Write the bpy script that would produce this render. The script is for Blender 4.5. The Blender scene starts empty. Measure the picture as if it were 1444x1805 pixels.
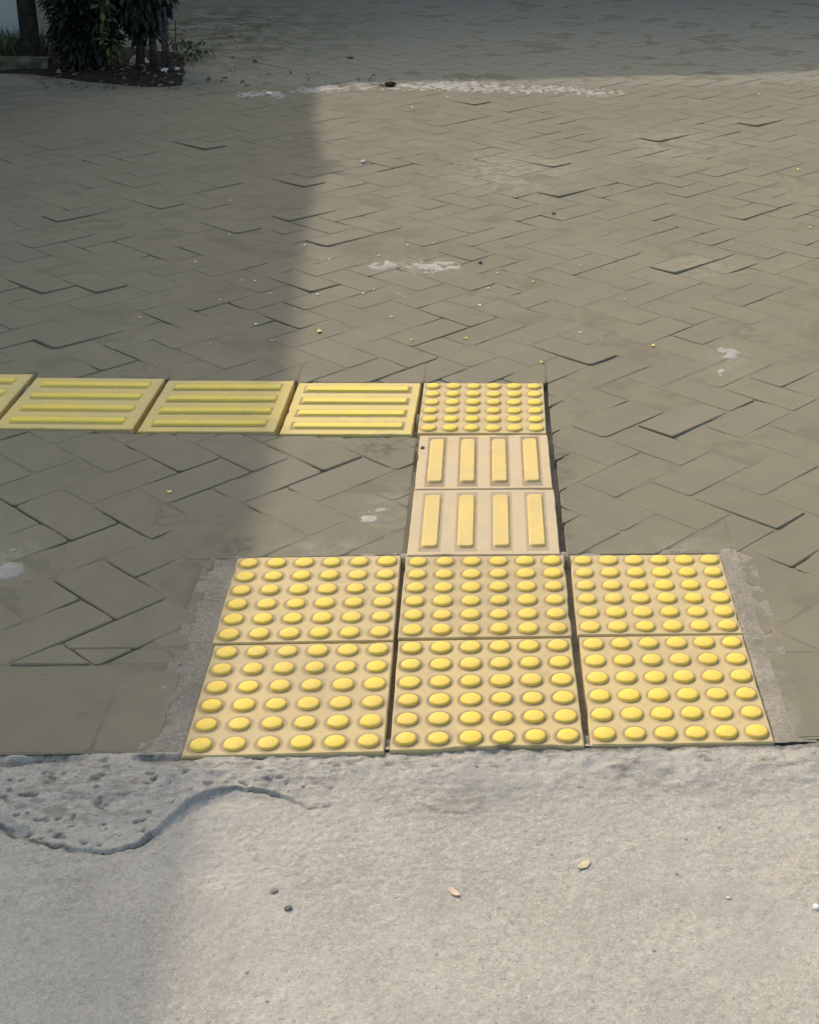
import bpy, bmesh, math, random
import numpy as np
from mathutils import Matrix, Vector, noise
random.seed(7); rng = random.Random(11)
scene = bpy.context.scene
R = math.radians
COL = scene.collection

# ------------------------------------------------------------------ camera
CAM = dict(h=1.30886, pitch=0.46283, roll=0.01055, yaw=-0.04942, f=2570.614, cx=975.42, cy=904.67, x0=0.0113, y0=-1.82863)
PW, PH = 1444, 1805
def cam_axes():
    y, p, r = CAM['yaw'], CAM['pitch'], CAM['roll']
    rt = Vector((math.cos(y), math.sin(y), 0)); ah = Vector((-math.sin(y), math.cos(y), 0)); z = Vector((0, 0, 1))
    fw = ah*math.cos(p) - z*math.sin(p); up = ah*math.sin(p) + z*math.cos(p)
    a = rt*math.cos(r) + up*math.sin(r); b = -rt*math.sin(r) + up*math.cos(r)
    return a, b, fw
AX, BX, FX = cam_axes(); CP = Vector((CAM['x0'], CAM['y0'], CAM['h']))
def gp(u, v, z=0.0):
    """where the line of sight through a photo pixel meets the level z (used to survey positions on the ground)"""
    d = AX*((u-CAM['cx'])/CAM['f']) - BX*((v-CAM['cy'])/CAM['f']) + FX
    t = (z-CP.z)/d.z
    p = CP + d*t
    return p.x, p.y
def pix(x, y, z=0.0):
    d = Vector((x, y, z))-CP; w = d.dot(FX)
    return CAM['cx']+CAM['f']*d.dot(AX)/w, CAM['cy']-CAM['f']*d.dot(BX)/w
cd = bpy.data.cameras.new('camera'); cam = bpy.data.objects.new('camera', cd); COL.objects.link(cam)
m = Matrix((AX, BX, -FX)).transposed().to_4x4(); m.translation = CP; cam.matrix_world = m
cd.sensor_fit = 'HORIZONTAL'; cd.sensor_width = 36; cd.lens = 36*CAM['f']/PW
cd.shift_x = -(CAM['cx']-PW/2)/PW; cd.shift_y = (CAM['cy']-PH/2)/PW
cd.clip_start = 0.05; cd.clip_end = 2000
scene.camera = cam
scene.render.resolution_x, scene.render.resolution_y = 819, 1024

# ------------------------------------------------------------------ sky and sun
SUN_EL = R(36); SUN_AZ = R(-36)        # azimuth from +Y towards +X: the sun stands behind the paving, to the left
SUN_DIR = Vector((math.sin(SUN_AZ)*math.cos(SUN_EL), math.cos(SUN_AZ)*math.cos(SUN_EL), math.sin(SUN_EL)))
w = bpy.data.worlds.new('World'); scene.world = w; w.use_nodes = True
nt = w.node_tree; bg = nt.nodes['Background']
sky = nt.nodes.new('ShaderNodeTexSky'); sky.sky_type = 'NISHITA'; sky.sun_disc = False
sky.sun_elevation = SUN_EL; sky.sun_rotation = SUN_AZ
sky.air_density = 1.0; sky.dust_density = 4.0; sky.ozone_density = 0.6
nt.links.new(sky.outputs[0], bg.inputs[0]); bg.inputs[1].default_value = 0.15
sd = bpy.data.lights.new('sun', 'SUN'); sun = bpy.data.objects.new('sun', sd); COL.objects.link(sun)
sd.energy = 1.6; sd.angle = R(0.5); sd.color = (1.0, 0.87, 0.79)
sun.rotation_euler = SUN_DIR.to_track_quat('Z', 'Y').to_euler(); sun.location = SUN_DIR*30
vs = scene.view_settings
vs.view_transform = 'Standard'; vs.look = 'None'; vs.exposure = 0.84; vs.gamma = 1.0; vs.use_curve_mapping = False

# ------------------------------------------------------------------ helpers
def tag(o, label=None, cat=None, group=None, kind=None):
    if label: o['label'] = label
    if cat: o['category'] = cat
    if group: o['group'] = group
    if kind: o['kind'] = kind
    return o
def obj(name, me, mat=None, parent=None, smooth=False):
    o = bpy.data.objects.new(name, me); COL.objects.link(o)
    if mat is not None and not me.materials: me.materials.append(mat)
    if parent: o.parent = parent
    if smooth: me.polygons.foreach_set('use_smooth', [True]*len(me.polygons))
    return o
def mesh(name, v, f):
    me = bpy.data.meshes.new(name); me.from_pydata(v, [], f); me.update(); return me
def empty(name, loc, rz=0):
    o = bpy.data.objects.new(name, None); COL.objects.link(o); o.location = loc; o.rotation_euler.z = rz
    o.empty_display_size = .05; return o
def fbm(x, y, s, o=3, seed=0.0):
    v = 0; a = 1; t = 0
    for i in range(o):
        v += a*noise.noise((x*s+seed, y*s-seed*1.7, seed*.31)); t += a; a *= .5; s *= 2.1
    return v/t*1.6
def sstep(a, b, x):
    t = min(1, max(0, (x-a)/(b-a))); return t*t*(3-2*t)
def lerp_poly(pts, x):
    if x <= pts[0][0]: return pts[0][1]
    for (x0, y0), (x1, y1) in zip(pts, pts[1:]):
        if x <= x1: return y0+(y1-y0)*(x-x0)/(x1-x0)
    return pts[-1][1]
def gz(x, y):
    return .004*noise.noise((x*.8, y*.8, 3.1)) + .002*noise.noise((x*2.3, y*2.3, 9.2))

class NB:
    def __init__(s, name):
        s.m = bpy.data.materials.new(name); s.m.use_nodes = True; s.t = s.m.node_tree
        s.b = s.t.nodes['Principled BSDF']
        s.pos = s.t.nodes.new('ShaderNodeNewGeometry').outputs['Position']
    def n(s, typ, **k):
        nd = s.t.nodes.new(typ)
        for a, v in k.items(): setattr(nd, a, v)
        return nd
    def link(s, a, i):
        if hasattr(a, 'is_output'): s.t.links.new(a, i)
        else: i.default_value = a
    def math(s, op, a, b=0.0, c=0.0, clamp=False):
        nd = s.n('ShaderNodeMath', operation=op, use_clamp=clamp)
        s.link(a, nd.inputs[0]); s.link(b, nd.inputs[1]); s.link(c, nd.inputs[2]); return nd.outputs[0]
    def vmath(s, op, a, b=(0, 0, 0)):
        nd = s.n('ShaderNodeVectorMath', operation=op); s.link(a, nd.inputs[0]); s.link(b, nd.inputs[1])
        return nd.outputs['Value'] if op in ('LENGTH', 'DISTANCE', 'DOT_PRODUCT') else nd.outputs[0]
    def noise(s, scale, detail=4, rough=.6, vec=None, dist=0.0):
        nd = s.n('ShaderNodeTexNoise'); s.link(vec if vec is not None else s.pos, nd.inputs['Vector'])
        nd.inputs['Scale'].default_value = scale; nd.inputs['Detail'].default_value = detail
        nd.inputs['Roughness'].default_value = rough; nd.inputs['Distortion'].default_value = dist
        return nd.outputs['Fac']
    def vor(s, scale, feature='F1', vec=None, out='Distance'):
        nd = s.n('ShaderNodeTexVoronoi', feature=feature); s.link(vec if vec is not None else s.pos, nd.inputs['Vector'])
        nd.inputs['Scale'].default_value = scale; return nd.outputs[out]
    def ramp(s, fac, lo, hi, a=0.0, b=1.0):
        nd = s.n('ShaderNodeMapRange'); nd.interpolation_type = 'SMOOTHSTEP'
        s.link(fac, nd.inputs[0]); s.link(lo, nd.inputs[1]); s.link(hi, nd.inputs[2]); s.link(a, nd.inputs[3]); s.link(b, nd.inputs[4])
        return nd.outputs[0]
    def mix(s, fac, a, b, blend='MIX'):
        nd = s.n('ShaderNodeMix', data_type='RGBA', blend_type=blend)
        s.link(fac, nd.inputs[0])
        for v, i in ((a, 6), (b, 7)):
            if not hasattr(v, 'is_output') and len(v) == 3: v = (*v, 1)
            s.link(v, nd.inputs[i])
        return nd.outputs[2]
    def rand(s): return s.n('ShaderNodeObjectInfo').outputs['Random']
    def finish(s, col, rough=.9, h=None, hs=.3, hd=.002, spec=.25):
        if not hasattr(col, 'is_output') and len(col) == 3: col = (*col, 1)
        s.link(col, s.b.inputs['Base Color']); s.link(rough, s.b.inputs['Roughness'])
        s.b.inputs['Specular IOR Level'].default_value = spec
        if h is not None:
            bp = s.n('ShaderNodeBump'); bp.inputs['Strength'].default_value = hs; bp.inputs['Distance'].default_value = hd
            s.link(h, bp.inputs['Height']); s.t.links.new(bp.outputs[0], s.b.inputs['Normal'])
        return s.m
    def spot(s, x, y, rx, ry, soft=.6):
        """0..1 mask of one stain at a place on the ground"""
        d = s.vmath('MULTIPLY', s.vmath('SUBTRACT', s.pos, (x, y, 0)), (1/rx, 1/ry, 0))
        return s.ramp(s.vmath('LENGTH', d), 1.0, 1.0-soft, 0.0, 1.0)

# ------------------------------------------------------------------ materials
def spot_px(u, v, ru, rv):
    x, y = gp(u, v); x1, _ = gp(u+ru, v); _, y1 = gp(u, v-rv)
    return x, y, abs(x1-x), abs(y1-y)
def mat_paver(name, per_object=True):
    b = NB(name)
    n1 = b.noise(2.2, 5, .6); n2 = b.noise(14, 5, .65); n3 = b.noise(160, 3, .7); n4 = b.noise(520, 2, .6)
    col = b.mix(b.ramp(n1, .3, .72), (.228, .207, .143), (.265, .240, .167))
    col = b.mix(b.ramp(n2, .35, .75, 0, .45), col, (.190, .174, .130))
    if per_object:
        r = b.rand()
    else:
        at = b.n('ShaderNodeAttribute', attribute_name='tone'); r = at.outputs['Fac']
    col = b.mix(b.math('MULTIPLY', r, .18), col, (.165, .158, .124))
    col = b.mix(b.ramp(r, .78, 1.0, 0, .14), col, (.32, .29, .225))
    # fine sand grain, dark and pale
    col = b.mix(b.ramp(n3, .52, .72, 0, .40), col, (.31, .285, .22))
    col = b.mix(b.ramp(n4, .60, .74, 0, .35), col, (.075, .07, .06))
    # dust and cement bloom with its own shape
    dust = None
    for (u, v, ru, rv, a) in [(900, 300, 170, 60, .55), (1190, 250, 150, 45, .40), (1230, 470, 120, 40, .35), (740, 470, 120, 26, .45), (1285, 630, 60, 40, .35),
                              (20, 995, 75, 55, .60), (680, 905, 90, 60, .30), (1060, 590, 110, 40, .18), (330, 1180, 30, 190, .35), (1375, 1230, 45, 120, .40), (560, 965, 150, 24, .35), (1200, 965, 120, 26, .30)]:
        sp = b.math('MULTIPLY', b.spot(*spot_px(u, v, ru, rv), .9), a)
        dust = sp if dust is None else b.math('MAXIMUM', dust, sp)
    dn = b.ramp(b.noise(26, 5, .7), .38, .66)
    col = b.mix(b.math('MULTIPLY', dust, dn), col, (.43, .40, .32))
    # damp dirt blotches
    drt = None
    for (u, v, ru, rv, a) in [(665, 788, 75, 26, .75), (420, 962, 45, 26, .8), (990, 820, 34, 70, .5), (1000, 950, 30, 40, .45), (800, 785, 30, 12, .4), (1000, 345, 55, 18, .25)]:
        sp = b.math('MULTIPLY', b.spot(*spot_px(u, v, ru, rv), .9), a)
        drt = sp if drt is None else b.math('MAXIMUM', drt, sp)
    col = b.mix(b.math('MULTIPLY', drt, b.ramp(b.noise(30, 4, .7), .40, .62)), col, (.085, .078, .062))
    # moss and leaf dust near the planting; far paving painted lighter to offset its shade
    ms = b.math('MAXIMUM', b.math('MULTIPLY', b.spot(-1.75, 7.2, 1.6, 2.0, .8), .9), b.math('MULTIPLY', b.spot(-2.6, 4.9, .9, 1.2, .8), .6))
    sx = b.n('ShaderNodeSeparateXYZ'); b.link(b.pos, sx.inputs[0])
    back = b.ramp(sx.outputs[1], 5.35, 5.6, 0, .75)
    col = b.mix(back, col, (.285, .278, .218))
    col = b.mix(b.math('MULTIPLY', ms, b.ramp(b.noise(7, 5, .7), .38, .62)), col, (.105, .100, .045))
    col = b.mix(b.math('MULTIPLY', ms, b.ramp(b.noise(11, 5, .7, dist=.6), .56, .70)), col, (.16, .105, .06))
    col = b.mix(1.0, col, (.86, .855, .775), 'MULTIPLY')
    h = b.math('ADD', b.math('MULTIPLY', n3, .6), b.math('MULTIPLY', n2, 1.0))
    return b.finish(col, .93, h, .5, .003)
M = {}
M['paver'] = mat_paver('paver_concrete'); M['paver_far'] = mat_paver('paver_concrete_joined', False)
def mat_sand():
    b = NB('joint_sand'); n = b.noise(9, 4, .6); n2 = b.noise(220, 3, .7)
    col = b.mix(b.ramp(n, .40, .62), (.205, .186, .130), (.250, .227, .160))
    col = b.mix(b.ramp(n2, .5, .75, 0, .4), col, (.11, .10, .075))
    col = b.mix(1.0, col, (.86, .855, .775), 'MULTIPLY')
    return b.finish(col, .97, n2, .6, .002)
M['sand'] = mat_sand()
def mat_concrete(name, a, c, rough_zone=False):
    b = NB(name)
    n0 = b.noise(1.8, 4, .55); n1 = b.noise(9, 6, .65); n2 = b.noise(75, 4, .7); n3 = b.noise(330, 3, .65); n4 = b.noise(210, 2, .5, vec=b.vmath('ADD', b.pos, (4.2, 1.1, 0)))
    col = b.mix(b.ramp(n1, .32, .70), a, c)
    col = b.mix(b.ramp(n0, .40, .66, 0, .40), col, tuple(x*.80 for x in a))
    col = b.mix(b.ramp(n2, .50, .74, 0, .35), col, tuple(x*.72 for x in a))
    col = b.mix(b.ramp(n3, .50, .68, 0, .55), col, tuple(min(.72, x*1.35) for x in c))
    col = b.mix(b.ramp(n4, .60, .72, 0, .60), col, tuple(x*.42 for x in a))
    ng = b.noise(135, 3, .6, vec=b.vmath('ADD', b.pos, (1.7, 3.3, 0)))
    col = b.mix(b.ramp(ng, .52, .70, 0, .42), col, tuple(min(.70, x*1.30) for x in c))
    col = b.mix(b.ramp(ng, .46, .30, 0, .42), col, tuple(x*.62 for x in a))
    big = b.noise(4.3, 5, .65, vec=b.vmath('ADD', b.pos, (7, 2, 0)))
    col = b.mix(b.ramp(big, .45, .64, 0, .40), col, (a[0]*.86, a[1]*.90, a[2]*.97))
    col = b.mix(b.ramp(b.noise(21, 5, .7), .56, .72, 0, .40), col, tuple(x*.70 for x in a))
    v = b.vor(42); vr = b.n('ShaderNodeTexVoronoi'); b.link(b.pos, vr.inputs['Vector']); vr.inputs['Scale'].default_value = 42
    pick = b.ramp(vr.outputs['Color'], .80, .86)
    col = b.mix(b.math('MULTIPLY', b.ramp(v, .16, .08), b.math('MULTIPLY', pick, .75)), col, (.11, .10, .085))
    if rough_zone:
        for (u, vv, ru, rv, k) in [(110, 1400, 290, 85, .85), (480, 1365, 260, 50, .75), (90, 1560, 150, 110, .35), (620, 1560, 220, 90, .22), (820, 1400, 190, 50, .65), (1180, 1370, 260, 40, .6), (1120, 1560, 180, 70, .15)]:
            mk = b.math('MULTIPLY', b.math('MULTIPLY', b.spot(*spot_px(u, vv, ru, rv), .9), k), b.ramp(b.noise(34, 6, .78, vec=b.vmath('MULTIPLY', b.pos, (.8, 2.0, 1))), .44, .60))
            col = b.mix(mk, col, (.205, .190, .150))
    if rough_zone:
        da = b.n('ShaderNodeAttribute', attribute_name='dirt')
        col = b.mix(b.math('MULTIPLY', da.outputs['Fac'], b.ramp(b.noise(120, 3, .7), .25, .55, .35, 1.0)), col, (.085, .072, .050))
    h = b.math('ADD', b.math('MULTIPLY', n3, .5), b.math('ADD', b.math('MULTIPLY', n2, 1.2), b.math('MULTIPLY', n4, -.4)))
    return b.finish(col, .95, h, .55, .0025)
M['concrete'] = mat_concrete('cast_concrete', (.370, .340, .262), (.440, .405, .318), True)
M['mortar'] = mat_concrete('mortar', (.215, .192, .138), (.335, .302, .222))
M['cement'] = mat_concrete('cement_splash', (.33, .305, .245), (.46, .43, .35))
def mat_yellow(name, clean, worn, grime, ring=None, amount=.5):
    b = NB(name)
    oc = b.n('ShaderNodeTexCoord').outputs['Object']
    n1 = b.noise(7, 5, .65); n2 = b.noise(60, 4, .7); n3 = b.noise(300, 3, .65)
    col = b.mix(b.ramp(n1, .35, .65), clean, worn)
    col = b.mix(b.ramp(n2, .50, .74, 0, .45), col, worn)
    col = b.mix(b.math('MULTIPLY', b.ramp(b.noise(16, 5, .75), .50, .72), amount), col, grime)
    col = b.mix(b.ramp(n3, .60, .74, 0, .30), col, tuple(x*.45 for x in grime))
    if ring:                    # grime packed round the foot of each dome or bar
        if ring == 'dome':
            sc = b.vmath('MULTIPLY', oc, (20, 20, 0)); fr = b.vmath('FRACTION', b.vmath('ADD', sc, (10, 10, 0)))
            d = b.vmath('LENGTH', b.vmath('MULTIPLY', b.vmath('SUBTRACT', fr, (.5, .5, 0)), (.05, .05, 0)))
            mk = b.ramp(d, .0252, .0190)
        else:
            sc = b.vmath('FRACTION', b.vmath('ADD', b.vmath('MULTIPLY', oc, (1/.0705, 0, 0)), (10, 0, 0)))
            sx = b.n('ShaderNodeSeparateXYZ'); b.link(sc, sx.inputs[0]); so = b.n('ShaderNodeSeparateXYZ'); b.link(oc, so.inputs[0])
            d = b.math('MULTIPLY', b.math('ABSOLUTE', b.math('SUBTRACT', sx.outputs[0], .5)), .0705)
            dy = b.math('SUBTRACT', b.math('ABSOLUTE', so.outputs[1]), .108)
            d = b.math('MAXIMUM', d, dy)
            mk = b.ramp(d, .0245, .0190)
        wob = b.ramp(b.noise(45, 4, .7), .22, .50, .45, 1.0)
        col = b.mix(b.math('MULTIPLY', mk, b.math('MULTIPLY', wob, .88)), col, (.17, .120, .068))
    gr = b.n('ShaderNodeSeparateColor'); b.link(b.n('ShaderNodeObjectInfo').outputs['Color'], gr.inputs[0])
    col = b.mix(b.math('MULTIPLY', gr.outputs[0], b.ramp(b.noise(11, 5, .7), .35, .62, .25, 1.0)), col, grime)
    r = b.rand(); col = b.mix(b.math('MULTIPLY', r, .45), col, worn)
    col = b.mix(b.math('MULTIPLY', b.ramp(b.noise(95, 5, .8, dist=.4), .58, .72), .55), col, grime)
    col = b.mix(b.math('MULTIPLY', b.ramp(b.noise(3.1, 3, .6), .50, .68), .30), col, grime)
    sc2 = b.noise(38, 3, .6, vec=b.vmath('MULTIPLY', b.pos, (6, .8, 1)))
    col = b.mix(b.ramp(sc2, .66, .74, 0, .30), col, tuple(min(.85, q*1.12+.05) for q in worn))
    return b.finish(col, .72, b.math('ADD', n2, b.math('MULTIPLY', n3, .5)), .35, .0012, .35)
M['y_slab'] = mat_yellow('yellow_tile_worn', (.60, .455, .175), (.53, .415, .190), (.33, .26, .145), 'dome', .65)
M['y_dome'] = mat_yellow('yellow_dome', (.84, .595, .070), (.76, .545, .10), (.58, .42, .10), None, .30)
M['y_slab_bar'] = mat_yellow('yellow_bar_tile_worn', (.60, .455, .21), (.55, .44, .26), (.40, .33, .21), 'bar', .45)
M['y_bar'] = mat_yellow('yellow_bar', (.76, .54, .13), (.64, .48, .17), (.50, .39, .15), None, .40)
M['y_slab_strip'] = mat_yellow('yellow_strip_tile', (.70, .53, .13), (.60, .48, .18), (.36, .29, .13), 'bar', .35)
M['y_bar_strip'] = mat_yellow('yellow_strip_bar', (.84, .64, .07), (.76, .59, .11), (.50, .40, .12), None, .40)
def mat_plain(name, a, c, sc=30, rough=.85, spec=.25, bump=.3):
    b = NB(name); n = b.noise(sc, 4, .65)
    return b.finish(b.mix(b.ramp(n, .35, .68), a, c), rough, n, bump, .003, spec)
def mat_leaf(name, a, c):
    b = NB(name); at = b.n('ShaderNodeAttribute', attribute_name='tone')
    return b.finish(b.mix(at.outputs['Fac'], a, c), .55, spec=.35)
M['soil'] = mat_plain('soil', (.022, .017, .012), (.060, .045, .030), 40, 1.0, .1, 1.0)
M['bark'] = mat_plain('bark', (.030, .026, .020), (.060, .050, .038), 30, .95, .1, .8)
M['stem'] = mat_plain('stem_bark', (.035, .030, .026), (.085, .075, .065), 60, .9, .1)
M['leaf_dark'] = mat_leaf('leaf_dark', (.010, .016, .008), (.040, .055, .022))
M['leaf_black'] = mat_leaf('leaf_black', (.008, .010, .006), (.026, .034, .016))
M['leaf_green'] = mat_leaf('leaf_green', (.040, .055, .014), (.12, .14, .032))
M['leaf_dry'] = mat_leaf('leaf_dry', (.090, .060, .030), (.26, .19, .10))
M['grass'] = mat_leaf('grass_blades', (.050, .065, .022), (.17, .17, .075))
M['kerb'] = mat_plain('mossy_kerb', (.070, .065, .035), (.17, .16, .10), 14, .95, .15, .6)
M['wallpaint'] = mat_plain('pale_wall_paint', (.60, .62, .54), (.68, .70, .62), 3, .8, .2, .1)
M['plaster'] = mat_plain('house_plaster', (.55, .53, .48), (.66, .63, .58), 2, .9)
M['rooftile'] = mat_plain('roof_sheet', (.22, .13, .10), (.30, .19, .14), 5, .9)
M['ground'] = mat_plain('ground_earth', (.17, .155, .125), (.24, .22, .18), 1.2, 1.0, .1)
M['litter'] = mat_plain('white_plastic', (.70, .66, .54), (.80, .76, .64), 80, .95, .05)
M['petal'] = mat_plain('yellow_petal', (.78, .62, .10), (.86, .74, .28), 300, .7)
M['petal_pale'] = mat_plain('pale_petal', (.70, .66, .44), (.80, .77, .60), 300, .7)
M['leaf_pale'] = mat_plain('fallen_leaf_straw', (.52, .45, .24), (.62, .54, .32), 200, .8)
M['leaf_pink'] = mat_plain('fallen_leaf_buff', (.60, .44, .30), (.66, .50, .36), 200, .8)
M['pebble'] = mat_plain('pebble_grey', (.10, .095, .08), (.22, .20, .17), 150, .95)

# ------------------------------------------------------------------ the setting
# ground to the horizon
s = 600
ground = tag(obj('ground', mesh('ground', [(-s, -s, -.075), (s, -s, -.075), (s, s, -.075), (-s, s, -.075)], [(0, 1, 2, 3)]), M['ground']), kind='structure')

def grid_mesh(name, xs, ys, fz, keep=None):
    nx, ny = len(xs), len(ys)
    v = [(x, y, fz(x, y)) for y in ys for x in xs]
    f = []
    for j in range(ny-1):
        for i in range(nx-1):
            f.append((j*nx+i, j*nx+i+1, (j+1)*nx+i+1, (j+1)*nx+i))
    return mesh(name, v, f)
def frange(a, b, st):
    n = max(1, int(round((b-a)/st))); return [a+(b-a)*i/n for i in range(n+1)]
PX0, PX1, PY1 = -4.0, 3.3, 9.6
def in_keep(x, y):
    for K in KEEP:
        if all((K[(i+1) % 4][0]-K[i][0])*(y-K[i][1])-(K[(i+1) % 4][1]-K[i][1])*(x-K[i][0]) > 0 for i in range(4)): return True
    return False
def sand_z(x, y):
    if y < 1.75 and x < .7 and in_keep(x, y): return -.03
    d = sstep(.02, .60, fbm(x, y, 4.5, 4, 2.0)) * (1-.60*sstep(-.25, .9, x)*(1-sstep(2.2, 3.4, y)))
    return gz(x, y) - .0005 - .0075*d + .0006*noise.noise((x*60, y*60, 1))

# ---- tactile tiles surveyed on the ground: four corners each (front left, front right, back right, back left)
ZT = .0035
TILES = [
 ('dome', [(322,1332),(678,1327),(695,1131),(375,1138)], 'yellow dotted paving tile, front left of the block of six'),
 ('dome', [(688,1326),(1028,1314),(1011,1125),(700,1129)], 'yellow dotted paving tile, front middle of the block of six, chipped front edge'),
 ('dome', [(1041,1314),(1367,1308),(1310,1120),(1020,1123)], 'yellow dotted paving tile, front right of the block of six'),
 ('dome', [(376,1134),(696,1128),(707,981),(416,984)], 'yellow dotted paving tile, back left of the block of six'),
 ('dome', [(701,1126),(1011,1122),(994,980),(714,982)], 'greyish worn yellow dotted tile in the back row of six, touching the barred tiles'),
 ('dome', [(1020,1120),(1309,1117),(1272,978),(1002,980)], 'yellow dotted paving tile, back right of the block of six'),
 ('bar', [(716,980),(990,978),(978,863),(728,865)], 'pale worn tile with four lengthwise bars, next to the dotted block'),
 ('bar', [(730,862),(977,860),(966,766),(738,767)], 'yellow tile with four lengthwise bars, next to the dotted corner tile'),
 ('dome', [(737,763),(965,763),(958,675),(746,675)], 'yellow dotted corner tile where the barred strip turns'),
 ('strip', [(498,762),(731,765),(739,675),(520,671)], 'yellow tile with crosswise bars, touching the dotted corner tile, in full sun'),
 ('strip', [(246,757),(490,761),(515,671),(291,668)], 'yellow crosswise barred tile half in sun and half in shade'),
 ('strip', [(-6,751),(240,756),(284,668),(58,662)], 'shaded yellow crosswise barred tile at the left, second from the picture edge'),
 ('strip', [(-262,746),(-14,751),(52,661),(-180,656)], 'leftmost yellow crosswise barred tile, cut off by the picture edge'),
]
def tile_pose(c):
    p = [Vector(gp(u, v, ZT)) for u, v in c]
    ctr = (p[0]+p[1]+p[2]+p[3])/4
    ex = ((p[1]-p[0])+(p[2]-p[3]))/2; ey = ((p[3]-p[0])+(p[2]-p[1]))/2
    a = math.atan2(ex.y-ey.x*0 , ex.x); b_ = math.atan2(-ey.x, ey.y)
    return ctr, (a*.6+b_*.4), ex.length, ey.length
POSES = [tile_pose(c) for _, c, _ in TILES]
def rect_poly(ctr, ang, wx, wy, ml=0, mr=0, mf=0, mb=0):
    c, s_ = math.cos(ang), math.sin(ang)
    out = []
    for x, y in ((-wx/2-ml, -wy/2-mf), (wx/2+mr, -wy/2-mf), (wx/2+mr, wy/2+mb), (-wx/2-ml, wy/2+mb)):
        out.append((ctr.x+x*c-y*s_, ctr.y+x*s_+y*c))
    return out
KEEP = []
for i, (ctr, a, wx, wy) in enumerate(POSES):
    g = .004
    mg = dict(ml=g, mr=g, mf=g, mb=g)
    if i in (0, 3): mg['ml'] = .040
    if i in (2, 5): mg['mr'] = .030
    if i in (3, 4, 5): mg['mb'] = .006
    if i in (0, 1, 2): mg['mf'] = .3
    if i in (6, 7, 8): mg['mr'] = .008
    KEEP.append(rect_poly(ctr, a, wx, wy, **mg))

pavement = tag(obj('pavement', grid_mesh('pavement', frange(PX0, PX1, .025), frange(.002, 3, .02)+frange(3.04, PY1, .04), sand_z), M['sand'], smooth=True), kind='structure')

# ---- polygon clipping
def clip(poly, p, n, keep_positive):
    out = []
    d = [((q[0]-p[0])*n[0]+(q[1]-p[1])*n[1])*(1 if keep_positive else -1) for q in poly]
    for i in range(len(poly)):
        j = (i+1) % len(poly)
        if d[i] >= 0: out.append(poly[i])
        if (d[i] > 0) != (d[j] > 0) and abs(d[i]-d[j]) > 1e-9:
            t = d[i]/(d[i]-d[j]); out.append((poly[i][0]+(poly[j][0]-poly[i][0])*t, poly[i][1]+(poly[j][1]-poly[i][1])*t))
    return out
def area(p):
    return abs(sum(p[i][0]*p[(i+1) % len(p)][1]-p[(i+1) % len(p)][0]*p[i][1] for i in range(len(p))))/2 if len(p) > 2 else 0
def subtract(poly, conv):
    res = []; rest = poly
    for i in range(len(conv)):
        p, q_ = conv[i], conv[(i+1) % len(conv)]
        n = (-(q_[1]-p[1]), q_[0]-p[0])     # inside is left of a ccw edge
        o = clip(rest, p, n, False); rest = clip(rest, p, n, True)
        if area(o) > .0006: res.append(o)
        if area(rest) < 1e-5: break
    return res
def inset(poly, d):
    n = len(poly); out = []
    for i in range(n):
        a, b_, c = Vector(poly[i-1]), Vector(poly[i]), Vector(poly[(i+1) % n])
        e1 = (b_-a); e2 = (c-b_)
        if e1.length < 1e-6 or e2.length < 1e-6: out.append(poly[i]); continue
        e1.normalize(); e2.normalize()
        n1 = Vector((-e1.y, e1.x)); n2 = Vector((-e2.y, e2.x)); bis = n1+n2
        k = max(.35, bis.length_squared/2)
        out.append(tuple(b_+bis/k*d))
    return out
def clean(poly):
    out = []
    for p in poly:
        if not out or (Vector(p)-Vector(out[-1])).length > .004: out.append(p)
    if len(out) > 2 and (Vector(out[0])-Vector(out[-1])).length < .004: out.pop()
    return out
def slab(poly, r, gap=.0010, cham=.0022, corner=.006, thick=.05):
    """chamfered slab with slightly worn corners, top at z 0: vertices, faces"""
    p = inset(poly, gap+r.uniform(0, .0012))
    q_ = []
    n = len(p)
    for i in range(n):                       # cut the corners a little, unevenly
        a, b_, c = Vector(p[i-1]), Vector(p[i]), Vector(p[(i+1) % n])
        k = corner*r.uniform(.35, 1.6)
        if (a-b_).length > 3*k and (c-b_).length > 3*k:
            q_.append(tuple(b_+(a-b_).normalized()*k)); q_.append(tuple(b_+(c-b_).normalized()*k))
        else: q_.append(tuple(b_))
    top = inset(q_, cham*r.uniform(.7, 1.5))
    m_ = len(q_)
    v = [(x, y, 0) for x, y in top]+[(x, y, -cham*r.uniform(.6, 1.1)) for x, y in q_]+[(x, y, -thick) for x, y in q_]
    f = [tuple(range(m_))]
    for i in range(m_):
        j = (i+1) % m_
        f.append((m_+i, m_+j, j, i)); f.append((2*m_+i, 2*m_+j, m_+j, m_+i))
    return v, f

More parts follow.
